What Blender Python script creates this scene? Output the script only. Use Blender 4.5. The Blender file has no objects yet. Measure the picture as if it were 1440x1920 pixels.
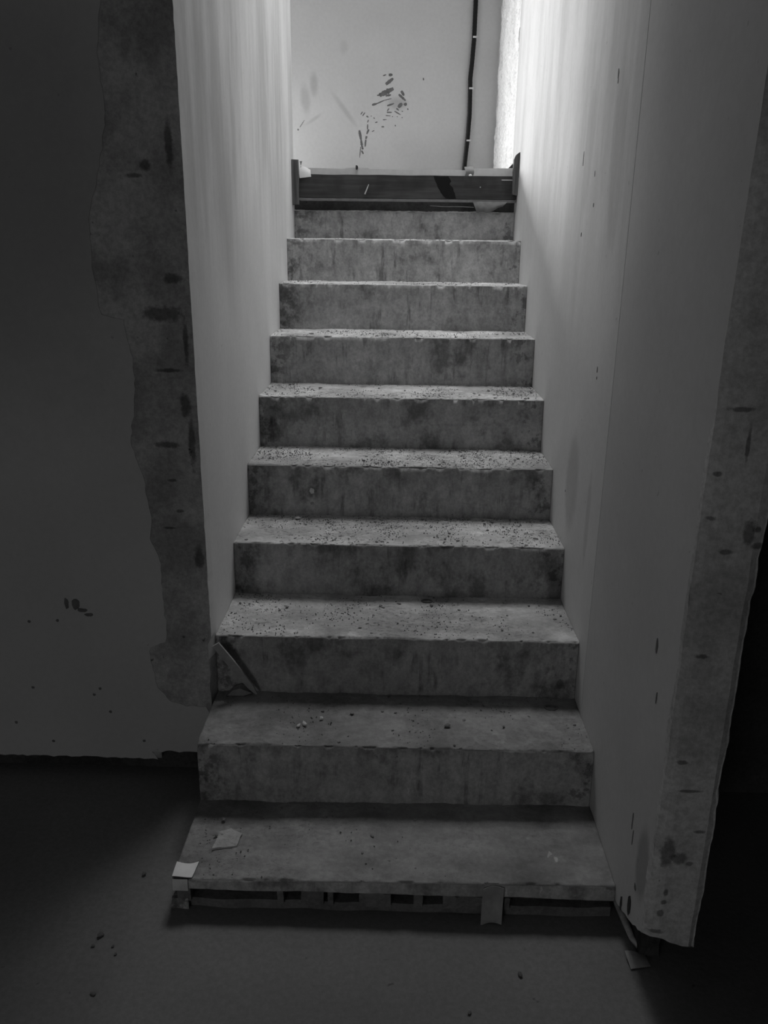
import bpy, bmesh, math, random
from mathutils import Vector, Matrix, noise
SC = bpy.context.scene
COL = SC.collection
random.seed(7)

# ------------------------------------------------------------------ camera
F_PX, PITCH, YAW, ROLL = 1529.19, -0.31696, 0.01871, 0.01207
CAM = Vector((0.48622, -1.71343, 1.42088))
cam_d = bpy.data.cameras.new('camera'); cam = bpy.data.objects.new('camera', cam_d); COL.objects.link(cam)
cy_, sy_, cp_, sp_ = math.cos(YAW), math.sin(YAW), math.cos(PITCH), math.sin(PITCH)
Rv = Vector((cy_, sy_, 0)); Fv = Vector((-sy_*cp_, cy_*cp_, sp_)); Uv = Rv.cross(Fv)
R2 = Rv*math.cos(ROLL) + Uv*math.sin(ROLL); U2 = -Rv*math.sin(ROLL) + Uv*math.cos(ROLL)
cam.matrix_world = Matrix.Translation(CAM) @ Matrix((R2, U2, -Fv)).transposed().to_4x4()
cam_d.sensor_fit = 'VERTICAL'; cam_d.sensor_height = 36; cam_d.lens = 36*F_PX/1920; cam_d.clip_start = .02
SC.camera = cam

# ------------------------------------------------------------------ world, lights, exposure
w = bpy.data.worlds.new('overcast_sky'); SC.world = w; w.use_nodes = True
bg = w.node_tree.nodes['Background']; bg.inputs[0].default_value = (1, 1, 1, 1); bg.inputs[1].default_value = .05
SC.view_settings.view_transform = 'Standard'; SC.view_settings.look = 'None'
SC.view_settings.exposure = 0; SC.view_settings.gamma = 1; SC.view_settings.use_curve_mapping = False
def area(name, loc, target, sx, sz, power, spread=180):
    d = bpy.data.lights.new(name, 'AREA'); d.shape = 'RECTANGLE'; d.size = sx; d.size_y = sz; d.energy = power
    d.color = (1, 1, 1); d.spread = math.radians(spread)
    o = bpy.data.objects.new(name, d); COL.objects.link(o); o.location = loc
    o.rotation_euler = (Vector(target)-Vector(loc)).to_track_quat('-Z', 'Y').to_euler(); return o
# daylight through the low window in the landing's back wall, left of the stairwell
area('daylight_low_window', (-.66, 3.215, 2.0), (-.36, 2.2, 1.8), .34, .4, 64)
# daylight through the skylight over the stairs
area('daylight_skylight', (.5, 1.7, 3.57), (.5, 1.35, 0), .8, .8, 12.5, 112)
# weak daylight through the doorway at the back of the lower room
area('daylight_doorway', (-.75, -3.62, .6), (0, 0, .4), .9, .9, 6.5)

# ------------------------------------------------------------------ node helpers
def new_mat(name):
    m = bpy.data.materials.new(name); m.use_nodes = True; nt = m.node_tree
    b = nt.nodes['Principled BSDF']; b.inputs['Roughness'].default_value = .9
    if 'Specular IOR Level' in b.inputs: b.inputs['Specular IOR Level'].default_value = .2
    return m, nt, b
class G:
    def __init__(s, nt):
        s.nt = nt; s.pos = s.n('ShaderNodeNewGeometry').outputs['Position']
    def n(s, t): return s.nt.nodes.new(t)
    def sc(s, v, k, off=(0, 0, 0)):
        m = s.n('ShaderNodeMapping'); m.inputs['Scale'].default_value = k; m.inputs['Location'].default_value = off
        s.nt.links.new(v, m.inputs['Vector']); return m.outputs[0]
    def noise(s, scale, det=4, vec=None, rough=.55, stretch=None, off=(0, 0, 0)):
        n = s.n('ShaderNodeTexNoise'); n.inputs['Scale'].default_value = scale
        n.inputs['Detail'].default_value = det; n.inputs['Roughness'].default_value = rough
        s.nt.links.new(s.sc(vec or s.pos, stretch or (1, 1, 1), off), n.inputs['Vector']); return n.outputs[0]
    def ramp(s, v, a, b, x=0., y=1.):
        m = s.n('ShaderNodeMapRange'); m.interpolation_type = 'SMOOTHSTEP'
        for i, q in zip((1, 2, 3, 4), (a, b, x, y)): m.inputs[i].default_value = q
        s.nt.links.new(v, m.inputs[0]); return m.outputs[0]
    def m(s, op, a, b=None):
        m = s.n('ShaderNodeMath'); m.operation = op
        for i, q in enumerate((a, b)):
            if q is None: continue
            if isinstance(q, (int, float)): m.inputs[i].default_value = q
            else: s.nt.links.new(q, m.inputs[i])
        return m.outputs[0]
    def mul(s, *a):
        r = a[0]
        for x in a[1:]: r = s.m('MULTIPLY', r, x)
        return r
    def one_minus(s, a): return s.m('SUBTRACT', 1., a)
    def axis(s, i):
        x = s.n('ShaderNodeSeparateXYZ'); s.nt.links.new(s.pos, x.inputs[0]); return x.outputs[i]
    def blob(s, c, rad, hard=.3, wob=0., ang=0., plane='x', ns=18):
        """soft elliptical stain centred at c with radii rad; returns 0..1"""
        v = s.n('ShaderNodeVectorMath'); v.operation = 'SUBTRACT'; s.nt.links.new(s.pos, v.inputs[0]); v.inputs[1].default_value = c
        r = s.n('ShaderNodeVectorRotate'); r.rotation_type = 'AXIS_ANGLE'
        r.inputs['Axis'].default_value = (1, 0, 0) if plane == 'x' else ((0, 1, 0) if plane == 'y' else (0, 0, 1))
        r.inputs['Angle'].default_value = ang; s.nt.links.new(v.outputs[0], r.inputs['Vector'])
        k = s.sc(r.outputs[0], tuple(1/q for q in rad))
        l = s.n('ShaderNodeVectorMath'); l.operation = 'LENGTH'; s.nt.links.new(k, l.inputs[0])
        o = l.outputs['Value']
        if wob: o = s.m('ADD', o, s.mul(s.m('SUBTRACT', s.noise(ns, 5, rough=.7), .5), wob))
        return s.ramp(o, 1-hard, 1+hard, 1, 0)
    def finish(s, b, val, bump=None, strength=.3, dist=.004):
        c = s.n('ShaderNodeCombineColor')
        for i in range(3): s.nt.links.new(val, c.inputs[i])
        s.nt.links.new(c.outputs[0], b.inputs['Base Color'])
        if bump is not None:
            bp = s.n('ShaderNodeBump'); bp.inputs['Strength'].default_value = strength; bp.inputs['Distance'].default_value = dist
            s.nt.links.new(bump, bp.inputs['Height']); s.nt.links.new(bp.outputs[0], b.inputs['Normal'])
M = {}
def flat(name, v, rough=.85, var=.2):
    m, nt, b = new_mat(name); g = G(nt)
    n = g.noise(40, 4); g.finish(b, g.ramp(n, .2, .8, v*(1-var), v*(1+var)), n, .2, .002); b.inputs['Roughness'].default_value = rough
    M[name] = m; return m
def plaster(name, base, streak=0., blobs=(), bump=.25):
    """smooth trowelled wall plaster: cloudy tone, vertical wipe streaks, some stains and darker areas"""
    m, nt, b = new_mat(name); g = G(nt)
    v = g.ramp(g.noise(1.7, 5), .3, .7, base*.93, base*1.05)
    v = g.mul(v, g.ramp(g.noise(60, 3), .2, .8, .97, 1.03))
    st = g.noise(1, 4, stretch=(5.5, 5.5, .9), rough=.66)
    if streak:
        up = g.ramp(g.m('ADD', g.axis(2), g.mul(g.m('SUBTRACT', g.noise(5, 2, stretch=(1, 1, .2)), .5), .8)), 1.15, 1.75)
        k = g.mul(g.ramp(st, .36, .66), up)
        v = g.mul(v, g.m('SUBTRACT', 1+streak*.3, g.mul(k, streak)))
    for (c, rad, hard, wob, ang, plane, amt) in blobs:
        v = g.mul(v, g.m('SUBTRACT', 1., g.mul(g.blob(c, rad, hard, wob, ang, plane), amt)))
    pits = g.ramp(g.noise(55, 1), .23, .19)
    v = g.mul(v, g.m('SUBTRACT', 1., g.mul(pits, .25)))
    h = g.m('ADD', g.mul(g.noise(7, 3), .7), g.mul(g.noise(120, 3), .12))
    if streak: h = g.m('ADD', h, g.mul(st, .35))
    g.finish(b, v, h, bump, .006); M[name] = m; return m
def rough(name, base, dark=.45, bump=.6, scale=6, hole=.9, scars=()):
    """coarse unpainted render / concrete with blotches and pits"""
    m, nt, b = new_mat(name); g = G(nt)
    big = g.ramp(g.noise(scale, 6, rough=.65), .35, .68)
    fine = g.noise(90, 5, rough=.7)
    v = g.mul(g.ramp(big, 0, 1, base, base*dark), g.ramp(fine, .25, .75, .78, 1.22))
    pit = g.ramp(g.noise(26, 3, rough=.7), .30, .24)
    v = g.mul(v, g.m('SUBTRACT', 1., g.mul(pit, hole*.8)))
    for (x, y, z, rx, rz) in scars:
        v = g.mul(v, g.m('SUBTRACT', 1., g.mul(g.blob((x, y, z), (rx, .1, rz), .35, 1.6, 0, 'y', 75), .6)))
    h = g.m('ADD', g.m('ADD', g.mul(g.noise(14, 5), .8), g.mul(fine, .35)), g.mul(pit, -.7))
    g.finish(b, v, h, bump, .006); M[name] = m; return m
def riser(name, base):
    """cast concrete riser: vertical drips from the nosing, dark damp blotches, pale cement smears"""
    m, nt, b = new_mat(name); g = G(nt)
    v = g.ramp(g.noise(3.2, 5, rough=.6), .3, .7, base*.86, base*1.12)
    fine = g.noise(110, 5, rough=.7); v = g.mul(v, g.ramp(fine, .25, .75, .84, 1.16))
    blot = g.ramp(g.noise(7, 6, rough=.65, stretch=(1, 1, .8), off=(3, 1, 7)), .52, .66)
    v = g.mul(v, g.m('SUBTRACT', 1., g.mul(blot, .5)))
    drip = g.ramp(g.noise(1, 5, stretch=(34, 3.7, 5), rough=.68), .50, .68)
    gate = g.ramp(g.noise(4, 3, stretch=(1, 1, 2), off=(9, 2, 1)), .42, .58)
    v = g.mul(v, g.m('SUBTRACT', 1., g.mul(drip, gate, .5)))
    pale = g.mul(g.ramp(g.noise(1, 5, stretch=(30, 4, 9), rough=.7, off=(5, 5, 2)), .64, .72), g.ramp(g.noise(5, 2, off=(1, 8, 3)), .5, .62))
    v = g.mul(v, g.m('ADD', 1., g.mul(pale, .6)))
    mott = g.noise(28, 6, rough=.75, stretch=(1, 1, .7), off=(1, 6, 4)); v = g.mul(v, g.ramp(mott, .3, .7, .76, 1.22))
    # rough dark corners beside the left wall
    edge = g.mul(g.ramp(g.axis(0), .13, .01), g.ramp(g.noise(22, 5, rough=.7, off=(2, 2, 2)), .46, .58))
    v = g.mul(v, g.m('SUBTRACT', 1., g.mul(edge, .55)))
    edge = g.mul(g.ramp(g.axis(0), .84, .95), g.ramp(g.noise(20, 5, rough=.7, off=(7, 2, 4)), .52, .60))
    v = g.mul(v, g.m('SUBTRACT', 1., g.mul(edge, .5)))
    pit = g.ramp(g.noise(60, 3, rough=.7), .29, .24)
    v = g.mul(v, g.m('SUBTRACT', 1., g.mul(pit, .6)))
    h = g.m('ADD', g.m('ADD', g.mul(g.noise(11, 5), .8), g.mul(fine, .35)), g.mul(pit, -.5))
    g.finish(b, v, h, .65, .006); M[name] = m; return m
def tread(name, base):
    """dusty tread: pale trodden dust in patches, gritty dark speckle only where debris gathers"""
    m, nt, b = new_mat(name); g = G(nt)
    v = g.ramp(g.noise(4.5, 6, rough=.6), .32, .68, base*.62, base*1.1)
    v = g.mul(v, g.ramp(g.noise(14, 5, rough=.6, stretch=(.5, 1.2, 1), off=(3, 3, 3)), .3, .7, .82, 1.12))
    fine = g.noise(70, 6, rough=.7); v = g.mul(v, g.ramp(fine, .28, .72, .86, 1.12))
    hi = g.ramp(g.axis(2), .3, .6)
    zone = g.mul(g.ramp(g.noise(5, 3, off=(4, 4, 4)), .42, .6), g.ramp(hi, 0, 1, .25, 1))
    grit = g.mul(g.ramp(g.noise(1, 4, stretch=(70, 110, 70), rough=.75), .55, .62), zone)
    v = g.mul(v, g.m('SUBTRACT', 1., g.mul(grit, .6)))
    pale = g.ramp(g.noise(9, 5, rough=.7, off=(8, 1, 1)), .60, .68)
    v = g.mul(v, g.m('ADD', 1., g.mul(pale, .25)))
    h = g.m('ADD', g.m('ADD', g.mul(g.noise(16, 5), .8), g.mul(fine, .4)), g.mul(grit, .6))
    g.finish(b, v, h, .7, .006); M[name] = m; return m

ST = 'concrete_riser'; TR = 'dusty_tread'
riser(ST, .40); rough('dark_base', .20, .7, .6, 8); tread(TR, .60); tread('lower_tread', .33)  # step base and the two lowest treads get a darker tone
plaster('plaster_left', .66, .30)
plaster('plaster_right', .60, .22, blobs=[
    ((.97, .52, .78), (.2, .075, .13), .35, .6, 0, 'x', .22),
    ((.97, .66, 1.66), (.2, .05, .17), .25, .5, -.15, 'x', .12),
    ((.97, .34, 1.62), (.2, .06, .2), .3, .5, .1, 'x', .14),
    ((.97, .30, .75), (.2, .02, .12), .4, .3, 0, 'x', .15)])
plaster('plaster_front', .55, 0, blobs=[
    ((.97, -.40, .27), (.2, .035, .08), .3, .6, 0, 'x', .35)])
plaster('plaster_coat', .50, 0, blobs=[
    ((-.42, .2, 1.55), (.3, .3, .45), .6, .5, 0, 'y', .28)])  # broad soft darkening over the upper part of the coat
plaster('plaster_back', .66, .0, blobs=[
    ((-.014, 3.2, 2.24), (.02, .5, .05), .6, .3, 0, 'y', .22),
    ((-.062, 3.2, 2.17), (.024, .5, .065), .6, .3, .1, 'y', .20),
    ((.150, 3.2, 2.12), (.012, .5, .09), .7, .2, .67, 'y', .16),
    ((-.016, 3.2, 2.07), (.008, .5, .045), .7, .2, -1.0, 'y', .15),
    ((.437, 3.2, 2.15), (.05, .5, .03), .6, .6, 0, 'y', .25),
    ((.15, 3.2, 2.42), (.02, .5, .03), .6, .4, 0, 'y', .10)])
rough('render_left', .44, .62, .7, 5, scars=[(x, .2, z, rx, rz) for (x, z, rx, rz) in [(-.068, 1.262, .046, .017), (-.066, 1.131, .03, .0045), (-.03, 1.05, .012, .03), (-.086, 1.58, .012, .012), (-.11, 1.56, .02, .005), (-.075, .86, .01, .004), (-.04, 1.34, .02, .012), (-.02, .655, .012, .03), (-.06, .78, .012, .004), (-.09, .735, .014, .003), (-.08, .95, .03, .008), (-.02, .95, .008, .06), (-.075, .43, .004, .004), (-.02, 1.2, .006, .05), (-.03, 1.62, .008, .05)]])
rough('render_end', .60, .72, .6, 5, scars=[(x, -.46, z, rx, rz) for (x, z, rx, rz) in [(1.012, 1.186, .02, .004), (1.03, 1.13, .003, .03), (.99, 1.082, .006, .004), (.99, 1.008, .007, .004), (1.053, .985, .010, .02), (1.072, .962, .012, .006), (1.066, .99, .008, .005), (1.005, .762, .012, .004), (1.019, .952, .010, .005), (1.0, .55, .010, .004), (1.05, .402, .01, .004), (1.02, .49, .02, .003), (1.04, .33, .008, .005), (1.005, .262, .004, .008), (1.003, .24, .005, .005), (1.0, .212, .006, .008), (.998, .35, .012, .03), (1.02, .34, .014, .012), (.995, .168, .015, .005)]])
rough('render_bright', .85, .85, 1.0, 6, .4)
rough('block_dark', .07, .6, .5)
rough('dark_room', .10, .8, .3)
rough('slab', .22, .8, .4)
m, nt, b = new_mat('floor_screed'); g = G(nt)
v = g.ramp(g.noise(1.6, 5), .3, .7, .175, .225); v = g.mul(v, g.ramp(g.noise(80, 5, rough=.7), .25, .75, .88, 1.12))
v = g.mul(v, g.m('SUBTRACT', 1., g.mul(g.ramp(g.noise(24, 2), .28, .23), .5)))
g.finish(b, v, g.m('ADD', g.noise(12, 4), g.mul(g.noise(100, 4), .4)), .35, .004); M['floor_screed'] = m
m, nt, b = new_mat('timber'); g = G(nt)
gr = g.noise(1, 5, stretch=(3, 60, 60), rough=.6)
v = g.mul(g.ramp(gr, .3, .7, .042, .066), g.ramp(g.noise(9, 3), .35, .7, 1.15, .75))
g.finish(b, v, gr, .4, .003); M['timber'] = m
m, nt, b = new_mat('timber_upright'); g = G(nt)
gr = g.noise(1, 5, stretch=(90, 90, 3), rough=.6)
v = g.ramp(gr, .3, .7, .06, .16); g.finish(b, v, gr, .5, .003); M['timber_upright'] = m
flat('timber_edge', .17); flat('tar', .006, .6); flat('sheet', .58, .6, .06); flat('tape_grey', .30); flat('paper', .62); flat('paper_dirty', .34)
flat('conduit', .012, .5); flat('clip', .75); flat('steel', .45, .5); flat('dirt_mark', .17); flat('soft_mark', .28); flat('lath', .34); flat('paper_dark', .13); tread('old_plaster', .52)
flat('crumb_dark', .14); flat('crumb_mid', .26); flat('crumb_pale', .55); flat('rubble', .24); flat('grit', .17); flat('patch_dark', .15); rough('patch_soft', .19, .7, .6, 30); flat('paper_bright', .93, .8, .05)
flat('chip_dark', .05)

# ------------------------------------------------------------------ mesh helpers
def link(name, bm, mats, parent=None, smooth=False, origin=None):
    """mesh written in world coordinates; origin moved to `origin` (default: centre of its base)"""
    bm.normal_update()
    xs = [v.co for v in bm.verts]
    if origin is None:
        lo = Vector((min(c.x for c in xs), min(c.y for c in xs), min(c.z for c in xs)))
        hi = Vector((max(c.x for c in xs), max(c.y for c in xs), max(c.z for c in xs)))
        origin = Vector(((lo.x+hi.x)/2, (lo.y+hi.y)/2, lo.z))
    origin = Vector(origin)
    bmesh.ops.translate(bm, verts=bm.verts, vec=-origin)
    me = bpy.data.meshes.new(name); bm.to_mesh(me); bm.free()
    if isinstance(mats, str): mats = [mats]
    for k in mats: me.materials.append(M[k])
    if smooth:
        for p in me.polygons: p.use_smooth = True
    o = bpy.data.objects.new(name, me); COL.objects.link(o)
    po = Vector(parent['_o']) if parent else Vector()
    o['_o'] = tuple(origin)
    o.location = origin-po
    if parent: o.parent = parent
    return o
def thing(name, loc, label, cat, group=None):
    o = bpy.data.objects.new(name, None); COL.objects.link(o); o.location = loc; o['_o'] = tuple(loc)
    o.empty_display_size = .05
    return tag(o, label, cat, group)
def tag(o, label, cat, group=None):
    o['label'] = label; o['category'] = cat
    if group: o['group'] = group
    return o
def struct(o): o['kind'] = 'structure'; return o
def gridbox(x0, x1, y0, y1, z0, z1, nx=1, ny=1, nz=1, f=None, bm=None):
    bm = bm or bmesh.new(); V = {}
    def vert(i, j, k):
        key = (i, j, k)
        if key not in V:
            c = Vector((x0+(x1-x0)*i/nx, y0+(y1-y0)*j/ny, z0+(z1-z0)*k/nz))
            if f: c = f(c, i/nx, j/ny, k/nz)
            V[key] = bm.verts.new(c)
        return V[key]
    for i in range(nx):
        for j in range(ny):
            bm.faces.new([vert(i, j, 0), vert(i, j+1, 0), vert(i+1, j+1, 0), vert(i+1, j, 0)])
            bm.faces.new([vert(i, j, nz), vert(i+1, j, nz), vert(i+1, j+1, nz), vert(i, j+1, nz)])
    for i in range(nx):
        for k in range(nz):
            bm.faces.new([vert(i, 0, k), vert(i+1, 0, k), vert(i+1, 0, k+1), vert(i, 0, k+1)])
            bm.faces.new([vert(i, ny, k), vert(i, ny, k+1), vert(i+1, ny, k+1), vert(i+1, ny, k)])
    for j in range(ny):
        for k in range(nz):
            bm.faces.new([vert(0, j, k), vert(0, j, k+1), vert(0, j+1, k+1), vert(0, j+1, k)])
            bm.faces.new([vert(nx, j, k), vert(nx, j+1, k), vert(nx, j+1, k+1), vert(nx, j, k+1)])
    return bm
def box(x0, x1, y0, y1, z0, z1, bm=None): return gridbox(x0, x1, y0, y1, z0, z1, bm=bm)
def prism(pts, axis, a, b, bm=None):
    """polygon pts in the two other axes (order x,y,z), extruded along axis from a to b"""
    bm = bm or bmesh.new()
    def mk(p, q):
        c = [0, 0, 0]; o = [i for i in range(3) if i != axis]; c[o[0]], c[o[1]] = p; c[axis] = q; return bm.verts.new(c)
    A = [mk(p, a) for p in pts]; B = [mk(p, b) for p in pts]
    bm.faces.new(A); bm.faces.new(B[::-1])
    for i in range(len(pts)):
        j = (i+1) % len(pts); bm.faces.new([A[j], A[i], B[i], B[j]])
    bmesh.ops.recalc_face_normals(bm, faces=bm.faces); return bm
def ragged(pts, step, amp, seed=0, keep=lambda p: False):
    out = []
    for i, p in enumerate(pts):
        q = pts[(i+1) % len(pts)]; d = math.dist(p, q); n = max(1, int(d/step))
        for k in range(n):
            t = k/n; x = p[0]+(q[0]-p[0])*t; y = p[1]+(q[1]-p[1])*t
            if not keep((x, y)) and d > 0:
                s = noise.noise(Vector((x*40, y*40, seed)))*amp + noise.noise(Vector((x*120, y*120, seed+9)))*amp*.5
                nx, ny = -(q[1]-p[1])/d, (q[0]-p[0])/d; x += nx*s; y += ny*s
            out.append((x, y))
    return out
def tube(pts, r, seg=8, bm=None, flat_=1.):
    bm = bm or bmesh.new(); rings = []
    P = [Vector(p) for p in pts]
    for i, p in enumerate(P):
        t = (P[min(i+1, len(P)-1)]-P[max(i-1, 0)]).normalized()
        a = t.cross(Vector((.31, .9, .2))).normalized(); c = t.cross(a)
        rr = r[i] if isinstance(r, (list, tuple)) else r
        rings.append([bm.verts.new(p+(a*math.cos(2*math.pi*k/seg)+c*math.sin(2*math.pi*k/seg)*flat_)*rr) for k in range(seg)])
    for A, B in zip(rings, rings[1:]):
        for k in range(seg): bm.faces.new([A[k], A[(k+1) % seg], B[(k+1) % seg], B[k]])
    bm.faces.new(rings[0][::-1]); bm.faces.new(rings[-1]); bmesh.ops.recalc_face_normals(bm, faces=bm.faces); return bm
def N(x, y, z, s=1.): return noise.noise(Vector((x*s, y*s, z*s)))
def sheet(name, pts_fn, nu, nv, thick, mat, parent=None):
    """curved sheet from a function of (u,v), with real thickness along its normals"""
    bm = bmesh.new(); V = [[bm.verts.new(pts_fn(i/nu, j/nv)) for j in range(nv+1)] for i in range(nu+1)]
    for i in range(nu):
        for j in range(nv): bm.faces.new([V[i][j], V[i+1][j], V[i+1][j+1], V[i][j+1]])
    bmesh.ops.recalc_face_normals(bm, faces=bm.faces)
    r = bmesh.ops.solidify(bm, geom=list(bm.faces), thickness=thick)
    return link(name, bm, mat, parent, smooth=False)

W = .9753
Yk = [-.2661, .0031, .2544, .536, .801, 1.0544, 1.3337, 1.6047, 1.8669, 2.130]
Zk = [.0908, .2507, .4191, .5803, .7478, .9232, 1.0978, 1.2725, 1.4414, 1.562]
YF = .214          # face of the wall left of the stairs
YE = -.46          # free end of the wall right of the stairs
YL, YR, YB = 2.14, 2.31, 3.2
ZL = 1.70          # landing
ZC = 2.62          # ceiling of the lower room
ZT = 3.6

# ------------------------------------------------------------------ setting
def fl(c, i, j, k): 
    if k == 1: c.z += .0035*N(c.x, c.y, 0, 2.2)
    return c
bm = gridbox(-2.6, 2.6, -3.6, .36, -.15, 0, 90, 70, 1, fl)
struct(link('floor', bm, 'floor_screed', smooth=False))
bm = box(-2.75, 2.75, -3.75, .0, ZC, ZC+.12); struct(link('ceiling', bm, 'plaster_front'))
# left front wall: coarse core with a smooth coat that stops short of the corner
bm = box(-2.6, -.16, YF+.004, YF+.15, .055, ZC)
wl = struct(link('wall_left', bm, 'render_left'))
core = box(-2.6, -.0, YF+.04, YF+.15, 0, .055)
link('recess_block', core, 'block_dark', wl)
coat = [(-2.6, 2.6), (-.155, 2.6), (-.15, 2.2), (-.155, 1.897), (-.169, 1.798), (-.162, 1.696), (-.184, 1.59), (-.219, 1.479), (-.225, 1.365), (-.212, 1.258), (-.163, 1.247), (-.148, 1.149), (-.15, 1.073), (-.171, .955), (-.144, .861), (-.136, .763), (-.143, .706), (-.12, .649), (-.122, .53), (-.116, .44), (-.125, .415), (-.166, .398), (-.168, .358), (-.154, .278), (-.122, .238), (-.079, .222), (-.027, .222),
        (-.018, .2), (-.03, .14), (-.059, .079), (-.185, .076), (-.171, .052), (-.314, .055), (-.613, .056), (-2.6, .06)]
coat = ragged(coat, .012, .006, 3, keep=lambda p: p[0] < -.8)
link('smooth_coat', prism(coat, 1, YF+.0022, YF+.0045), 'plaster_coat', wl)
# side wall of the stairs on the left
def fls(c, i, j, k):
    if i == 1 and j == 0:
        c.x -= .0015+.0025*abs(N(0, 0, c.z, 25)); 
        if c.z < .42: c.x -= .010+.006*N(0, 3, c.z, 30)
    return c
bm = gridbox(-.16, 0, YF+.004, YL, .079, ZT, 2, 40, 160, fls)
for f in bm.faces:
    c = f.calc_center_median(); f.normal_update()
    f.material_index = 1 if (f.normal.y < -.7 or c.z < .36) else 0
ws = struct(link('wall_stair_left', bm, ['plaster_left', 'render_left']))
# wall on the right, behind and before the plaster joint
bm = gridbox(W, W+.11, .1775, YR, 0, ZT, 1, 30, 60)
wsr = struct(link('wall_stair_right', bm, 'plaster_right'))
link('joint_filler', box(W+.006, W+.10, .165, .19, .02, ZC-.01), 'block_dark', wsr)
prof = [(-.46, .16), (-.42, .135), (-.354, .098), (-.278, .066), (-.2, .03), (-.05, .004), (.2, .002)]
def zb(x, y):
    for (a, za), (b_, zb_) in zip(prof, prof[1:]):
        if a <= y <= b_: z = za+(zb_-za)*(y-a)/(b_-a); break
    else: z = prof[0][1] if y < 0 else .002
    return z-(x-W)*.30*(1 if y < -.3 else 0)+.004*N(x, y, 0, 60)
def outer(z):
    return .1+.004*N(1, 2, z, 9)+.003*N(4, 2, z, 40)+.001
def frr(c, i, j, k):
    lo = zb(c.x, c.y); kk = k**1.6; c.z = lo+(ZC-lo)*kk
    x, z = c.x, c.z
    e = .004*N(x, 0, z, 14)*(1 if z < 1.3 else .3)
    if i == 0: e += .008+.004*max(0, N(0, 5, z, 20))
    elif i < .2: e += .002
    elif i == 1: e += .006
    if z > 1.3: e -= .012*min(1, (z-1.3)*3)
    c.y = YE+e+(.174-YE-e)*j**2; lo = zb(x, c.y); c.z = lo+(ZC-lo)*kk
    if i == 1: c.x = W+outer(z)-(.003 if j == 0 else 0)+(.03 if z > 1.1 else .03*max(0, (z-.85)/.25)*.3)
    return c
bm = gridbox(W, W+.1, YE, .174, 0, 1, 8, 70, 260, frr)
for f in bm.faces:
    f.normal_update(); c = f.calc_center_median()
    lim = YE+.012+(.012*N(1, 1, c.z, 9)+.012 if c.z < 1.15 else 0)
    f.material_index = 1 if (f.normal.y < -.6 or c.x > W+.02 or (c.z < 1.2 and c.y < lim)) else 0
wr = struct(link('wall_right', bm, ['plaster_front', 'render_end']))
def fin(c, i, j, k): return c+Vector((N(c.x, c.y, c.z, 30), N(c.y, c.x, c.z, 30), 0))*.006
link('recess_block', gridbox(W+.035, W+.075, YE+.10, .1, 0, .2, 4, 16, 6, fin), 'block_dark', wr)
# dark room to the right, its shade put into the wall colour, and enclosing walls of the lower room
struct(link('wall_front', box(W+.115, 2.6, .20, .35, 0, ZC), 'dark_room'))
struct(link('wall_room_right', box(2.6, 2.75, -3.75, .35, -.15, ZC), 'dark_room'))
bm = box(-2.75, -1.25, -3.75, -3.6, -.15, ZC); box(-.25, 2.6, -3.75, -3.6, -.15, ZC, bm); box(-1.25, -.25, -3.75, -3.6, 2.05, ZC, bm); box(-1.25, -.25, -3.75, -3.6, -.15, -.002, bm)
struct(link('wall_rear', bm, 'render_left'))
bm = box(-2.75, -2.6, -3.6, YF+.15, -.15, ZC)
struct(link('wall_room_left', bm, 'render_left'))
# upper storey: header over the stair opening, landing and its walls
struct(link('wall_header', box(-.16, W+.11, .02, YF-.0, ZC, ZT), 'plaster_front'))
struct(link('landing_floor', box(-1.9, W+.11, 2.175, YB+.15, ZL-.15, ZL), 'slab'))
bm = box(-.47, 1.25, YB, YB+.15, 1.2, ZT); box(-1.9, -.85, YB, YB+.15, 1.2, ZT, bm)
box(-.85, -.47, YB, YB+.15, 1.2, 1.79, bm); box(-.85, -.47, YB, YB+.15, 2.45, ZT, bm)
wb = struct(link('wall_back', bm, 'plaster_back'))
bm = box(-2.05, -1.9, 1.9, 2.25, 1.2, ZT); box(-2.05, -1.9, 3.1, YB+.15, 1.2, ZT, bm); box(-2.05, -1.9, 2.25, 3.1, 1.2, 1.85, bm); box(-2.05, -1.9, 2.25, 3.1, 2.9, ZT, bm); box(-1.9, -.16, 1.99, YL, ZL, ZT, bm)
struct(link('wall_landing_left', bm, 'slab'))
# unplastered stretch of wall, strong light partly put into its pale colour, between the stair wall and the back wall
def fb(c, i, j, k):
    if i == 0: c.x += .010*N(0, c.y, c.z*.35, 22)+.006*N(2, c.y*2, c.z, 40)
    return c
bm = gridbox(W+.004, W+.12, YR, YB, 1.5, ZT, 1, 40, 200, lambda c, i, j, k: c+Vector(((.010*N(0, c.y, c.z*.35, 22)+.006*N(2, c.y*2, c.z, 40)) if i == 0 else 0, 0, 0)))
struct(link('wall_landing_right', bm, 'render_bright'))
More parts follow.
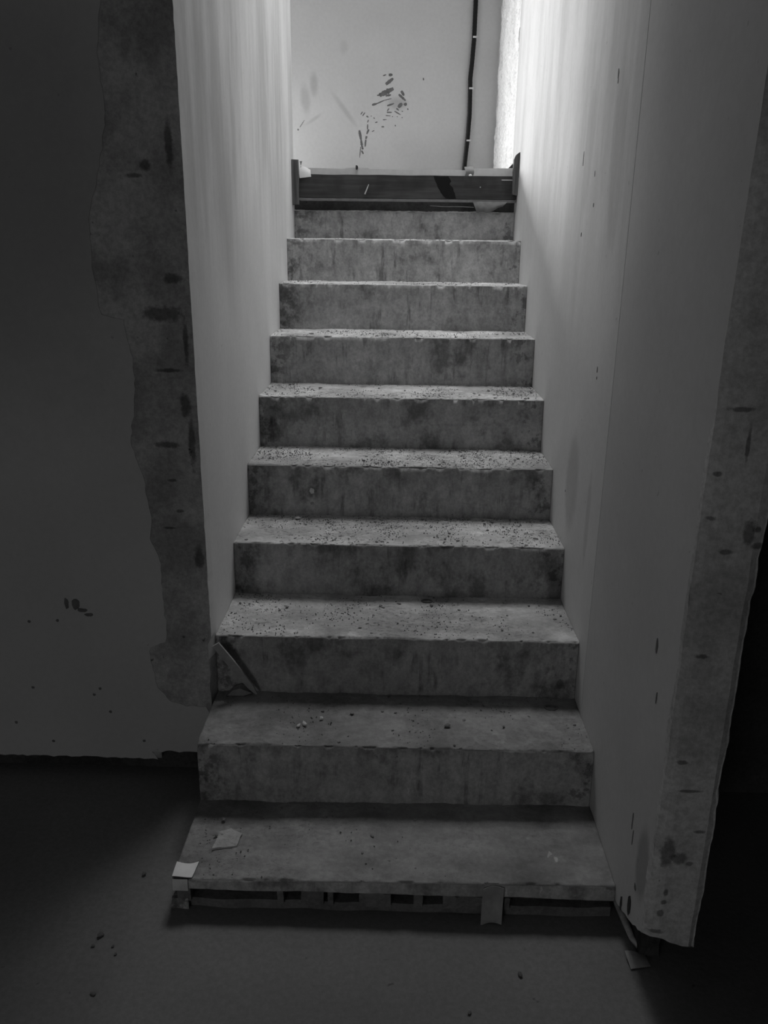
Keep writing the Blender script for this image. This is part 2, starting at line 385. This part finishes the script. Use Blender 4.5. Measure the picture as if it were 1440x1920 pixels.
# upper ceiling with the skylight opening
bm = box(-2.05, 1.25, .02, 1.3, ZT, ZT+.1); box(-2.05, 1.25, 2.1, 3.35, ZT, ZT+.1, bm)
box(-2.05, .05, 1.3, 2.1, ZT, ZT+.1, bm); box(.95, 1.25, 1.3, 2.1, ZT, ZT+.1, bm)
struct(link('ceiling_landing', bm, 'slab'))
struct(link('shade_beam', box(.001, W-.001, 2.15, 2.25, 2.72, ZT), 'slab'))  # unseen beam, added to shade the upper back wall from the skylight
def wframe(name, a, loc_axis, r, mat='clip'):
    x0, x1, z0, z1 = a; y0, y1 = r; bm = bmesh.new(); t = .04
    for (p, q, s, u) in ((x0, x1, z0, z0+t), (x0, x1, z1-t, z1), (x0, x0+t, z0+t, z1-t), (x1-t, x1, z0+t, z1-t), ((x0+x1)/2-.02, (x0+x1)/2+.02, z0+t, z1-t)):
        if loc_axis == 'y': box(p, q, y0, y1, s, u, bm)
        elif loc_axis == 'x': box(y0, y1, p, q, s, u, bm)
    return struct(link(name, bm, mat))
wframe('window_1', (-.85, -.47, 1.79, 2.45), 'y', (YB+.09, YB+.13))
wframe('window_2', (2.25, 3.1, 1.85, 2.9), 'x', (-2.0, -1.96))

# ------------------------------------------------------------------ staircase
stair = thing('concrete_staircase', (W/2, -.26, 0), 'raw grey concrete staircase rising between two plastered walls, dusty and stained', 'staircase')
def make_step(k):
    y0, z1 = Yk[k], Zk[k]; z0 = (Zk[k-1]-.03) if k else .066
    y1 = Yk[k+1]+.03 if k < 9 else 2.19
    R = .005; prof = []
    nr = 14
    for a in range(nr+1): prof.append((y0, z0+(z1-R-z0)*a/nr, 'r'))
    for a in range(1, 4):
        t = a/4*math.pi/2; prof.append((y0+R-R*math.cos(t), z1-R+R*math.sin(t), 'n'))
    nt_ = 22
    for a in range(nt_+1): prof.append((y0+R+(y1-y0-R)*(a/nt_)**1.3, z1, 't'))
    nx = 300; xa, xb = .0005, W-.0005
    bm = bmesh.new(); rows = []
    for i in range(nx+1):
        x = xa+(xb-xa)*i/nx; row = []
        ch = max(0, N(x, k*3.1, .2, 26)-.12)*.016 + max(0, N(x, k*7.7, .9, 70)-.1)*.006 + abs(N(x, k, 5, 6))*.003
        if k == 1 and x < .09: ch += .03*max(0, 1-x/.05)
        if k == 0: ch *= .6
        tilt = (x-W/2)*(.012 if k == 0 else 0)
        for (y, z, t) in prof:
            yy, zz = y, z
            if t == 'r':
                yy += .0035*N(x, k*5, z, 7)+.0012*N(x, k*5, z, 45)
                near = max(0, 1-(z1-z)/.022); yy += ch*near*near
                lowr = max(0, 1-(z-(Zk[k-1] if k else 0))/.03) if k else 0
                yy -= lowr*.006*max(0, N(x, k, 1, 12)+.2)
            elif t == 'n': yy += ch; zz -= ch*.5
            else:
                near = max(0, 1-(y-y0)/.03); zz -= ch*.5*near*near
                zz += .003*N(x, y, k, 9)+.0022*N(x, y, k, 48)+.0012*N(x, y, k, 110)
            if k == 0 and t == 'r': zz -= .014*(x/W)*(z1-z)/(z1-z0)
            row.append(bm.verts.new((x, yy, zz+tilt)))
        bot = .03 if k == 0 else max(z0-.12, 0.003 if k < 2 else z0-.12)
        if k == 0: row.append(bm.verts.new((x, y1, z0+tilt-.014*x/W)))
        else:
            row.append(bm.verts.new((x, y1, bot))); row.append(bm.verts.new((x, y0+.02, bot)))
        rows.append(row)
    n = len(rows[0])
    for A, B in zip(rows, rows[1:]):
        for q in range(n):
            q2 = (q+1) % n; f = bm.faces.new([A[q], B[q], B[q2], A[q2]])
            if q < len(prof)-1 and prof[q][2] in 'nt' : f.material_index = 1
            if q == nr: f.material_index = 0
    bm.faces.new(rows[0]); bm.faces.new(rows[-1][::-1])
    bmesh.ops.recalc_face_normals(bm, faces=bm.faces)
    return link('step', bm, [ST, 'lower_tread' if k < 2 else TR], stair, smooth=True)
steps = [make_step(k) for k in range(10)]
# lowest step: thin slab over a low recessed base, with mortar dabs in the gap
link('step_base', gridbox(.001, W-.001, -.254, .04, 0, .024, 60, 6, 2, lambda c, i, j, k: c+Vector((0, .006*N(c.x, 0, c.z, 12) if j == 0 else 0, .003*N(c.x, c.y, 1, 20) if k == 1 else 0))), 'dark_base', steps[0])
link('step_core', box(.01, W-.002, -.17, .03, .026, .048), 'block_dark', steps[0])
for (x, wd) in ((.008, .03), (.232, .014), (.285, .05), (.345, .012), (.415, .07), (.535, .02), (.60, .09), (.735, .012)):
    def fm(c, i, j, k, wd=wd): return c+Vector((.002*N(c.z, c.y, x, 30), .005*N(c.x, c.z, x, 50), (.004*N(c.x, 1, x, 90)-.004*abs(i-.5)) if k == 1 else 0))
    link('mortar_dab', gridbox(x, x+wd, -.262, -.2, .020, .064-.015*x, 6, 3, 4, fm), 'dark_base', steps[0])
# pale cement patches and dark spots on the risers
def blobpoly(cx, cz, rx, rz, seed, n=28, am=.35):
    return [(cx+rx*math.cos(a)*(1+am*N(math.cos(a), math.sin(a), seed, 1.6)), cz+rz*math.sin(a)*(1+am*N(math.cos(a), math.sin(a), seed+4, 1.6))) for a in [2*math.pi*q/n for q in range(n)]]
def on_riser(k, cx, cz, rx, rz, seed, mat, name, label=None):
    y = Yk[k]; bm = prism(blobpoly(cx, cz, rx, rz, seed), 1, y-.0035, y+.004); o = link(name, bm, mat, steps[k])
    if label: o['label'] = label
on_riser(4, .206, .664, .008, .009, 1, 'crumb_pale', 'plaster_blob', 'pale round plaster splash')
on_riser(4, .206, .622, .006, .004, 2, 'crumb_mid', 'plaster_blob')

# ------------------------------------------------------------------ marks on the walls
def mark_y(pts, y, mat, parent, name, th=.0006): return link(name, prism(pts, 1, y-th, y+.0005), mat, parent)
def mark_x(pts, x, mat, parent, name, th=.0008): return link(name, prism(pts, 0, x-th, x+.0008), mat, parent)
STROKES = [t for t in [(0.36, 2.285, 0.378, 2.291, 0.0048), (0.391, 2.29, 0.412, 2.29, 0.0119), (0.376, 2.244, 0.416, 2.273, 0.0143), (0.329, 2.19, 0.348, 2.192, 0.006), (0.342, 2.19, 0.418, 2.224, 0.0203), (0.4, 2.215, 0.419, 2.231, 0.0262), (0.376, 2.188, 0.405, 2.193, 0.0095), (0.302, 2.142, 0.33, 2.15, 0.0083), (0.327, 2.149, 0.369, 2.166, 0.0054), (0.369, 2.166, 0.408, 2.175, 0.0036), (0.447, 2.196, 0.485, 2.165, 0.0101), (0.46, 2.213, 0.476, 2.19, 0.0119), (0.481, 2.154, 0.487, 2.14, 0.0131), (0.445, 2.132, 0.466, 2.152, 0.0155), (0.435, 2.127, 0.449, 2.117, 0.006), (0.425, 2.113, 0.459, 2.095, 0.0048), (0.383, 2.107, 0.412, 2.107, 0.0054), (0.385, 2.113, 0.396, 2.127, 0.0048), (0.362, 2.07, 0.383, 2.071, 0.0036), (0.32, 2.055, 0.333, 2.059, 0.0048), (0.355, 2.034, 0.37, 2.035, 0.0048), (0.428, 2.041, 0.434, 2.041, 0.006), (0.241, 2.095, 0.251, 2.109, 0.0048), (0.251, 2.088, 0.264, 2.105, 0.0048), (0.272, 2.088, 0.283, 2.081, 0.006), (0.283, 2.069, 0.278, 2.055, 0.0048), (0.279, 2.047, 0.278, 2.021, 0.006), (0.285, 2.021, 0.274, 1.997, 0.0089), (0.274, 1.987, 0.269, 1.972, 0.0095), (0.269, 1.97, 0.265, 1.933, 0.0078), (0.233, 2.016, 0.243, 1.967, 0.0119), (0.243, 1.967, 0.25, 1.926, 0.0101), (0.246, 1.926, 0.257, 1.923, 0.0083), (0.241, 1.933, 0.235, 1.877, 0.0042), (0.246, 1.914, 0.256, 1.896, 0.0072), (0.302, 2.01, 0.316, 2.016, 0.0036), (0.296, 2.086, 0.301, 2.089, 0.0036), (0.312, 2.081, 0.317, 2.074, 0.0036), (0.464, 2.114, 0.472, 2.111, 0.0036), (0.495, 2.127, 0.5, 2.12, 0.0054), (-0.108, 2.014, -0.101, 2.019, 0.0072), (-0.095, 2.028, -0.068, 2.065, 0.003), (0.578, 2.277, 0.58, 2.265, 0.006), (0.385, 2.139, 0.422, 2.151, 0.0072), (0.465, 2.083, 0.47, 2.08, 0.0036), (0.412, 2.087, 0.417, 2.085, 0.0036), (0.378, 2.091, 0.404, 2.089, 0.0036), (0.438, 2.087, 0.444, 2.085, 0.003), (0.391, 2.101, 0.417, 2.118, 0.003)] if t[:2] not in ((.4, 2.215), (.391, 2.101))]
bm = bmesh.new()
for n_, (x0, z0, x1, z1, wd) in enumerate(STROKES):
    dx, dz = x1-x0, z1-z0; L = math.hypot(dx, dz) or 1e-3; ux, uz = dx/L, dz/L; nx_, nz_ = -uz, ux; a, b_ = [], []
    q = max(5, int(L/.004))
    for i in range(q+1):
        t = i/q; hw = wd*.62*(.45+.55*math.sin(math.pi*min(1, .15+t*.8)))*(1+.5*N(t*9, n_, 0))
        px, pz = x0+dx*t, z0+dz*t; jj = .0012*N(t*12, n_, 7)
        a.append((px+nx_*(hw+jj), pz+nz_*(hw+jj))); b_.append((px-nx_*(hw-jj), pz-nz_*(hw-jj)))
    prism(a+b_[::-1], 1, YB-.0006, YB+.0005, bm)
o = link('dirt_smear', bm, 'dirt_mark', wb); o['label'] = 'dark feathery rub marks like a branch'
bm = bmesh.new()
for (p, r, s) in (((-.376, .521), (.006, .015), 1), ((-.352, .52), (.011, .015), 2), ((-.337, .503), (.014, .006), 3), ((-.320, .490), (.012, .005), 4)):
    prism(blobpoly(p[0], p[1], r[0], r[1], s), 1, YF+.0016, YF+.003, bm)
o = link('dirt_smear', bm, 'patch_dark', wl); o['label'] = 'small dark smear with a tail'
for n_, (x, z) in enumerate([(-.405, .472), (-.481, .467), (-.312, .271), (-.33, .252), (-.205, .11), (-.555, .16), (-.458, .103), (-.495, .27), (-.29, .2)]):
    mark_y(blobpoly(x, z, .0045, .004, n_, 10), YF+.0022, 'patch_dark', wl, 'chip')
for n_, (y, z, ry, rz) in enumerate([(.399, 1.802, .006, .010), (.396, 1.785, .003, .005), (.545, 1.524, .004, .005), (.667, 1.453, .004, .006), (.34, 1.13, .003, .008), (.338, 1.11, .003, .003), (.56, 1.60, .002, .008), (.72, 1.65, .003, .02), (.595, .739, .002, .003)]):
    mark_x(blobpoly(y, z, ry, rz, n_, 12, .5), W, 'patch_dark', bpy.data.objects['wall_stair_right'], 'chip')
for n_, (y, z, ry, rz) in enumerate([(-.327, .713, .006, .014), (-.36, .62, .003, .012), (-.317, .31, .003, .02), (-.33, .28, .002, .02), (-.38, .2, .006, .008), (-.36, .135, .012, .02), (-.31, .095, .006, .02)]):
    mark_x(blobpoly(y, z, ry, rz, n_, 12, .5), W, 'block_dark' if n_ > 4 else 'patch_dark', wr, 'chip')

# ------------------------------------------------------------------ floor joint details by the right wall
tag(link('plaster_fillet', tube([(.993, -.16, .01), (.998, -.229, .012), (1.002, -.28, .010), (1.006, -.32, .008), (1.016, -.352, .006)], [.008, .009, .008, .007, .004], 8), 'render_end', smooth=True),
    'thin pale plaster bead on the floor under the torn base of the right wall', 'plaster bead')
def scrap(u, v):
    x = .983+.043*u-.004*v; y = -.395+.037*v+.008*u*(1-v); return Vector((x, y, .004+.006*math.sin(3*u+1)*v+.004*v))
tag(sheet('paper_scrap', scrap, 8, 6, .0006, 'paper_dirty'), 'small crumpled pale scrap on the floor beside the foot of the right wall', 'paper scrap')

# ------------------------------------------------------------------ landing edge: formwork timber
board_bm = gridbox(.026, .972, 2.090, 2.115, 1.612, 1.706, 80, 2, 6, lambda c, i, j, k: c+Vector((0, 0, (.0018*N(c.x, 0, 0, 9) if k in (0, 1) else 0)-.0*c.x)))
fw = thing('formwork_board', (.5, 2.1, 1.6), 'dark weathered timber board laid across the top of the stairs between the walls', 'board')
link('board', board_bm, 'timber', fw)
lip = gridbox(.028, .97, 2.087, 2.112, 1.5995, 1.610, 60, 1, 1, lambda c, i, j, k: c+Vector((0, 0, .0015*N(c.x, 0, 0, 14))))
o = link('bottom_batten', lip, 'timber_edge', fw); o['label'] = 'thin batten under the board, painted paler where lit'  # paler colour stands in for light on the lower edge of the board
tar = [(.612, 1.7045), (.674, 1.7045), (.689, 1.683), (.682, 1.672), (.696, 1.658), (.706, 1.636), (.712, 1.613), (.666, 1.613), (.649, 1.636), (.634, 1.657), (.624, 1.678)]
o = link('tar_stain', prism(ragged(tar, .004, .004, 5), 1, 2.0893, 2.0903), 'tar', fw); o['label'] = 'black tar stain running down the board'
o = link('splinter', tube([(.332, 2.083, 1.668), (.324, 2.082, 1.648), (.315, 2.086, 1.628)], [.0012, .0025, .003], 6), 'sheet', fw); o['label'] = 'pale wood splinter'
o = link('nail', tube([(.905, 2.086, 1.690), (.955, 2.086, 1.690)], .002, 6), 'steel', fw)
o = link('nail', tube([(.815, 2.082, 1.661), (.815, 2.092, 1.661)], .0025, 6), 'steel', fw)
lp = gridbox(-.0, .028, 2.062, 2.089, 1.582, 1.762, 3, 3, 14, lambda c, i, j, k: c+Vector((.0025*N(c.x, c.y, c.z, 12) if i == 1 else .001, .001*N(c.x, c.y, c.z, 40), .004*N(c.x, c.y, 0, 60) if k in (0, 1) else 0)))
tag(link('timber_post', lp, 'timber_upright'), 'short square-cut timber post holding the left end of the board at the left wall', 'timber post', 'timber posts at the landing edge')
rp = [(.954, 1.632), (.974, 1.628), (.976, 1.80), (.972, 1.798), (.963, 1.792), (.957, 1.785), (.952, 1.771), (.950, 1.72)]
bm = prism(ragged(rp, .006, .0015, 2), 1, 2.060, 2.088)
tag(link('timber_post', bm, 'timber_upright'), 'broken-topped timber post holding the right end of the board at the right wall', 'timber post', 'timber posts at the landing edge')
# sheeting strip standing behind the board
bm = gridbox(.03, .966, 2.118, 2.123, 1.60, 1.732, 120, 1, 6, lambda c, i, j, k: c+Vector((0, .004*N(c.x, 0, c.z*.3, 8)+.003*k, ((.004*N(c.x, 1, 0, 5)+.006*(c.x > .78)+(.005 if .23 < c.x < .33 else 0)) if k == 1 else 0))))
sh = thing('plastic_strip', (.5, 2.12, 1.6), 'white plastic sheeting strip standing up behind the dark board at the landing edge', 'plastic sheeting')
link('strip', bm, 'sheet', sh)
def curl(u, v): return Vector((.026+.05*u+.006*v, 2.116-.030*v-.006*math.sin(3*v), 1.735-.004*u-.045*v**1.3+.010*u*v+.006*math.sin(4*u)*(1-v)))
o = link('x', box(0, .001, 0, .001, 0, .001), 'sheet'); bpy.data.objects.remove(o)
o = sheet('torn_flap', curl, 10, 8, .0008, 'sheet', sh); o['label'] = 'torn corner folded over the board'
def cut(u, v): return Vector((.030+.012*v*(1-u), 2.112-.002*u, 1.73+.030*v+.0*u)) + Vector((u*.008*(1-v), 0, 0))
sheet('torn_corner', cut, 4, 6, .0008, 'tape_grey', sh)
def tp(u, v): return Vector((.748+.036*u+.003*math.sin(5*v), 2.113-.006*math.sin(math.pi*v)-.002*u, 1.708+.036*v+.002*u))
tag(sheet('adhesive_tape', tp, 6, 8, .0006, 'tape_grey'), 'grey tape piece stuck upright over the white strip, below the black conduit', 'tape')
tag(link('paint_drop', tube([(.763, 2.086, 1.7075), (.770, 2.086, 1.7095), (.776, 2.086, 1.7075)], [.0025, .004, .0025], 6), 'paper_bright'), 'tiny white drop on the top edge of the board under the grey tape', 'plaster drop')
tag(link('wood_chip', prism(blobpoly(.278, 1.7375, .0055, .010, 3, 12), 1, 2.112, 2.117), 'chip_dark'), 'small dark wood chip stuck on the white strip at left', 'wood chip')
tag(link('wood_chip', prism([(.937, 1.742), (.955, 1.760), (.958, 1.742)], 1, 2.128, 2.14), 'chip_dark'), 'small dark pointed wood chip behind the board beside the broken-topped post', 'wood chip')
def droop(u, v):
    x = .785+.150*u; top = 1.603; bot = 1.557+.042*max(0, u-.35)**1.2+.003*math.sin(9*u)
    x = x + (.018-.0*u)*v*(1-u) - .02*v*u
    return Vector((x, 2.085-.020*math.sin(2.2*v)*(.6+.4*math.sin(3*u)), top+(bot-top)*v))
tag(sheet('torn_paper', droop, 16, 8, .0008, 'paper_dark'), 'torn grey paper drooping from under the right half of the dark board', 'torn paper')
tag(link('wire', tube([(.60, 2.085, 1.583), (.66, 2.080, 1.580), (.74, 2.08, 1.5805), (.79, 2.082, 1.579)], .0012, 6), 'timber_edge'), 'thin pale wire in the dark gap under the board beside the drooping paper', 'wire')
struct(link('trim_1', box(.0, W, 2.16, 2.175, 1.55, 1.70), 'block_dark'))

# ------------------------------------------------------------------ conduit on the back wall
con = thing('conduit', (.82, YB-.012, ZL+.02), 'black cable conduit clipped upright to the pale back wall', 'conduit')
cp = [(.812, 3.186, 1.705), (.815, 3.185, 1.80), (.822, 3.184, 1.90), (.829, 3.184, 1.99), (.834, 3.184, 2.10), (.832, 3.184, 2.21), (.830, 3.184, 2.27), (.836, 3.184, 2.35), (.842, 3.184, 2.46), (.843, 3.184, 2.65), (.85, 3.184, 3.59)]
fine_ = []
for a, b_ in zip(cp, cp[1:]):
    n_ = max(2, int((b_[2]-a[2])/.008))
    for i in range(n_): t = i/n_; fine_.append(tuple(a[q]+(b_[q]-a[q])*t for q in range(3)))
link('tube', tube(fine_, [.0118+.0007*(i % 2) for i in range(len(fine_))], 10), 'conduit', con, smooth=True)
for z in (1.967, 2.224, 2.468, 2.75, 3.0, 3.3):
    x = .829 if z < 2 else (.832 if z < 2.3 else .842)
    c = box(x-.007, x+.016, 3.168, 3.20, z-.004, z+.004); link('clip', c, 'clip', con)

# ------------------------------------------------------------------ small things on the stairs
def tA(u, v):
    return Vector((.001+.044*u+.004*v*u, -.264+.042*v+.006*u*v-.004*math.sin(3*u), .0925-.003+.002+.0025*math.sin(4*u+2*v)))
def tB(u, v): return Vector((.002+.034*u, -.2685-.0015*math.sin(2*v), .087-.030*v))
tp1 = thing('adhesive_tape', (.02, -.25, .088), 'pale tape folded over the front left corner of the lowest step', 'tape')
sheet('tape_top', tA, 8, 6, .0008, 'paper_bright', tp1); sheet('tape_front', tB, 6, 5, .0008, 'paper', tp1)
def tC(u, v):
    x = .686+.046*u-.003*v; return Vector((x, -.271-.014*v**1.5+.004*math.sin(3*u), .083+.004*math.sin(math.pi*u)-.086*v+.003*u))
tag(sheet('paper_scrap', tC, 8, 8, .0008, 'paper_dirty'), 'grey paper scrap hanging over the front of the lowest step, reaching the floor', 'paper scrap')
tag(link('rubble_lump', gridbox(-.004, .032, -.262, -.235, 0, .028, 5, 5, 4, lambda c, i, j, k: c+Vector((.006*N(c.x, c.y, c.z, 50), .006*N(c.y, c.x, c.z, 50), .004*N(c.z, c.y, c.x, 50) if k else 0))), ST), 'lump of mortar on the floor under the taped corner of the lowest step', 'mortar lump')
a, b_ = Vector((.009, .214, .411)), Vector((.110, .228, .256))
d = (b_-a).normalized(); s_ = d.cross(Vector((0, 1, 0))).normalized()
bm = bmesh.new(); vs = []
for t, hw in ((0, .010), (.3, .011), (.6, .010), (.85, .008), (1, .002)):
    p = a.lerp(b_, t); vs.append([bm.verts.new(p+s_*hw), bm.verts.new(p-s_*hw), bm.verts.new(p-s_*hw+Vector((0, .006, 0))), bm.verts.new(p+s_*hw+Vector((0, .006, 0)))])
for A, B in zip(vs, vs[1:]):
    for q in range(4): bm.faces.new([A[q], A[(q+1) % 4], B[(q+1) % 4], B[q]])
bm.faces.new(vs[0][::-1]); bm.faces.new(vs[-1]); bmesh.ops.recalc_face_normals(bm, faces=bm.faces)
tag(link('wooden_lath', bm, 'lath'), 'short pale lath leaning across the riser at the left wall, three steps up', 'lath')
bm = bmesh.new()
prism([(.03, .2525), (.075, .2525), (.098, .262), (.065, .275), (.045, .268)], 1, .225, .25, bm)
tag(link('rubble_lump', bm, 'rubble'), 'small heap of grey mortar behind the leaning lath', 'mortar lump')

def rock(seed, sub=1):
    bm = bmesh.new(); bmesh.ops.create_icosphere(bm, subdivisions=sub, radius=1)
    for v in bm.verts:
        v.co *= 1+.45*noise.noise(v.co*1.3+Vector((seed*7, 0, 0))); v.co.z *= .55
    lo = min(v.co.z for v in bm.verts)
    for v in bm.verts: v.co.z -= lo
    me = bpy.data.meshes.new('crumb'); bm.to_mesh(me); bm.free(); return me
kinds = {}
for mt in ('crumb_dark', 'crumb_mid', 'crumb_pale'):
    kinds[mt] = [rock(s) for s in range(5)]
    for me in kinds[mt]: me.materials.append(M[mt])
ORD = ['lowest', 'second', 'third', 'fourth', 'fifth', 'sixth', 'seventh', 'eighth', 'ninth']
def place(name, mt, x, y, z, s, label, cat, group=None):
    o = bpy.data.objects.new(name, random.choice(kinds[mt])); COL.objects.link(o)
    o.location = (x, y, z); o.scale = (s*random.uniform(.8, 1.5), s*random.uniform(.7, 1.1), s); o.rotation_euler.z = random.uniform(0, 6.28)
    return tag(o, label, cat, group)
counts = [10, 18, 38, 58, 54, 46, 30, 16, 8]
for k in range(9):
    y0, y1 = Yk[k]+.012, Yk[k+1]-.012
    for q in range(counts[k]):
        while 1:
            x = random.uniform(.015, W-.02); y = random.uniform(y0, y1)
            if N(x, y, k*2, 5)+.5*(x > .4) > random.uniform(-.3, .6): break
        place('mortar_crumb', random.choice(('crumb_dark', 'crumb_mid', 'crumb_mid')), x, y, Zk[k]-.0015, random.choice((.0028, .0035, .0045, .0055)),
              'one of the small dark mortar crumbs scattered on the %s tread from the bottom' % ORD[k], 'crumb', 'mortar crumbs on the %s tread' % ORD[k])
place('pebble', 'crumb_pale', .242, .085, .2505, .007, 'left one of two touching pale pebbles on the second tread from the bottom', 'pebble')
place('pebble', 'crumb_pale', .256, .094, .2505, .008, 'right one of two touching pale pebbles on the second tread from the bottom', 'pebble')
place('pebble', 'crumb_pale', .296, .121, .2505, .007, 'lone round pebble right of the two touching pebbles on the second tread', 'pebble')
place('pebble', 'crumb_mid', .374, .150, .2505, .007, 'grey pebble near the middle of the second tread from the bottom', 'pebble')
place('pebble', 'crumb_pale', .165, .760, .5800, .008, 'pale pebble at the riser foot on the fourth tread, left part', 'pebble')
place('pebble', 'crumb_mid', .620, .100, .2505, .009, 'grey pebble right of centre on the second tread from the bottom', 'pebble')
# dark ring-shaped dents and broken corner rubble
def ring(k, x, y, r, label):
    bm = bmesh.new(); n = 26; A = []
    for q in range(n):
        a = 2*math.pi*q/n; rr = r*(1+.2*N(math.cos(a), math.sin(a), k, 2)); A.append([bm.verts.new((x+math.cos(a)*rr*f, y+math.sin(a)*rr*f*.7, Zk[k]+h)) for f, h in ((1, -.001), (.9, .0035), (.7, .004), (.55, -.001))])
    for q in range(n):
        B, C_ = A[q], A[(q+1) % n]
        for s in range(4): bm.faces.new([B[s], C_[s], C_[(s+1) % 4], B[(s+1) % 4]])
    bmesh.ops.recalc_face_normals(bm, faces=bm.faces)
    tag(link('mortar_ring', bm, 'crumb_dark'), label, 'mortar ring')
ring(2, .574, .498, .018, 'dark ring of dried mortar on the third tread from the bottom')
ring(1, .902, .20, .020, 'dark ring of dried mortar on the second tread beside the right wall')
def patch(k, pts, h, mat, name, label, cat):
    bm = prism(ragged(pts, .006, .003, k), 2, Zk[k]-.004, Zk[k]+h); return tag(link(name, bm, mat), label, cat)
patch(0, [(.07, -.175), (.125, -.165), (.13, -.125), (.10, -.105), (.075, -.12)], .0015, 'old_plaster', 'plaster_patch', 'thin flat pale plaster patch on the lowest tread near its left end', 'plaster patch')
patch(0, [(.84, -.18), (.86, -.13), (.90, -.11), (.94, -.13), (.955, -.18), (.93, -.22), (.87, -.215)], .004, 'old_plaster', 'plaster_patch', 'uneven pale grey plaster patch on the lowest tread near the right wall', 'plaster patch')
patch(0, [(.915, -.04), (.945, -.065), (.972, -.075), (.973, .0), (.93, .0)], .003, 'block_dark', 'dirt_patch', 'blackish damp patch in the right back corner of the lowest tread', 'dirt')
# loose grit nobody could count
bm = bmesh.new(); dens = [90, 260, 620, 950, 900, 800, 520, 300, 120]
for k in range(9):
    y0, y1 = Yk[k]+.006, Yk[k+1]-.002
    for q in range(int(dens[k]*3.2)):
        x = random.uniform(.005, W-.005); y = y0+(y1-y0)*random.random()**.85
        d_ = N(x, y, k*2+.5, 6)+.25*N(x, y, k, 20)
        if k in (3, 4): d_ += .25*(x > .35)
        if d_ < random.uniform(-.25, .5): continue
        s = random.choice((.0010, .0014, .0018, .0024)); c = Vector((x, y, Zk[k]+.0006)); a = random.random()*6.28
        V = [bm.verts.new(c+Vector((math.cos(a+q2*2.09)*s*random.uniform(.8, 1.6), math.sin(a+q2*2.09)*s, -.001))) for q2 in range(3)]
        T = bm.verts.new(c+Vector((random.uniform(-.5, .5)*s, random.uniform(-.5, .5)*s, s*1.1)))
        bm.faces.new(V[::-1])
        for q2 in range(3): bm.faces.new([V[q2], V[(q2+1) % 3], T])
gr_ = link('loose_grit', bm, 'grit'); tag(gr_, 'fine loose grit and plaster dust strewn over the stair treads', 'grit'); gr_['kind'] = 'stuff'
# dark flecks on the floor in front
for n_, (x, y, s, lab) in enumerate([(.752, -.413, .006, 'small dark chip on the floor in front of the stairs, right of centre'),
        (-.099, -.163, .007, 'flat dark chip on the floor left of the taped step corner'),
        (-.137, -.344, .008, 'dark flake on the floor at lower left, largest of the cluster of four'),
        (-.144, -.372, .005, 'dark flake on the floor at lower left, nearest the left frame edge in its cluster'),
        (-.102, -.371, .004, 'dark flake on the floor at lower left, right one of its cluster'),
        (-.09, -.391, .004, 'dark flake on the floor at lower left, nearest the camera in its cluster'),
        (-.102, -.487, .005, 'lone dark flake on the floor at the bottom left'),
        (.642, -.505, .004, 'small dark flake on the floor at the bottom edge right of centre')]):
    place('dark_chip', 'crumb_dark', x, y, 0, s, lab, 'chip')
for o in list(bpy.data.objects):
    if '_o' in o: del o['_o']
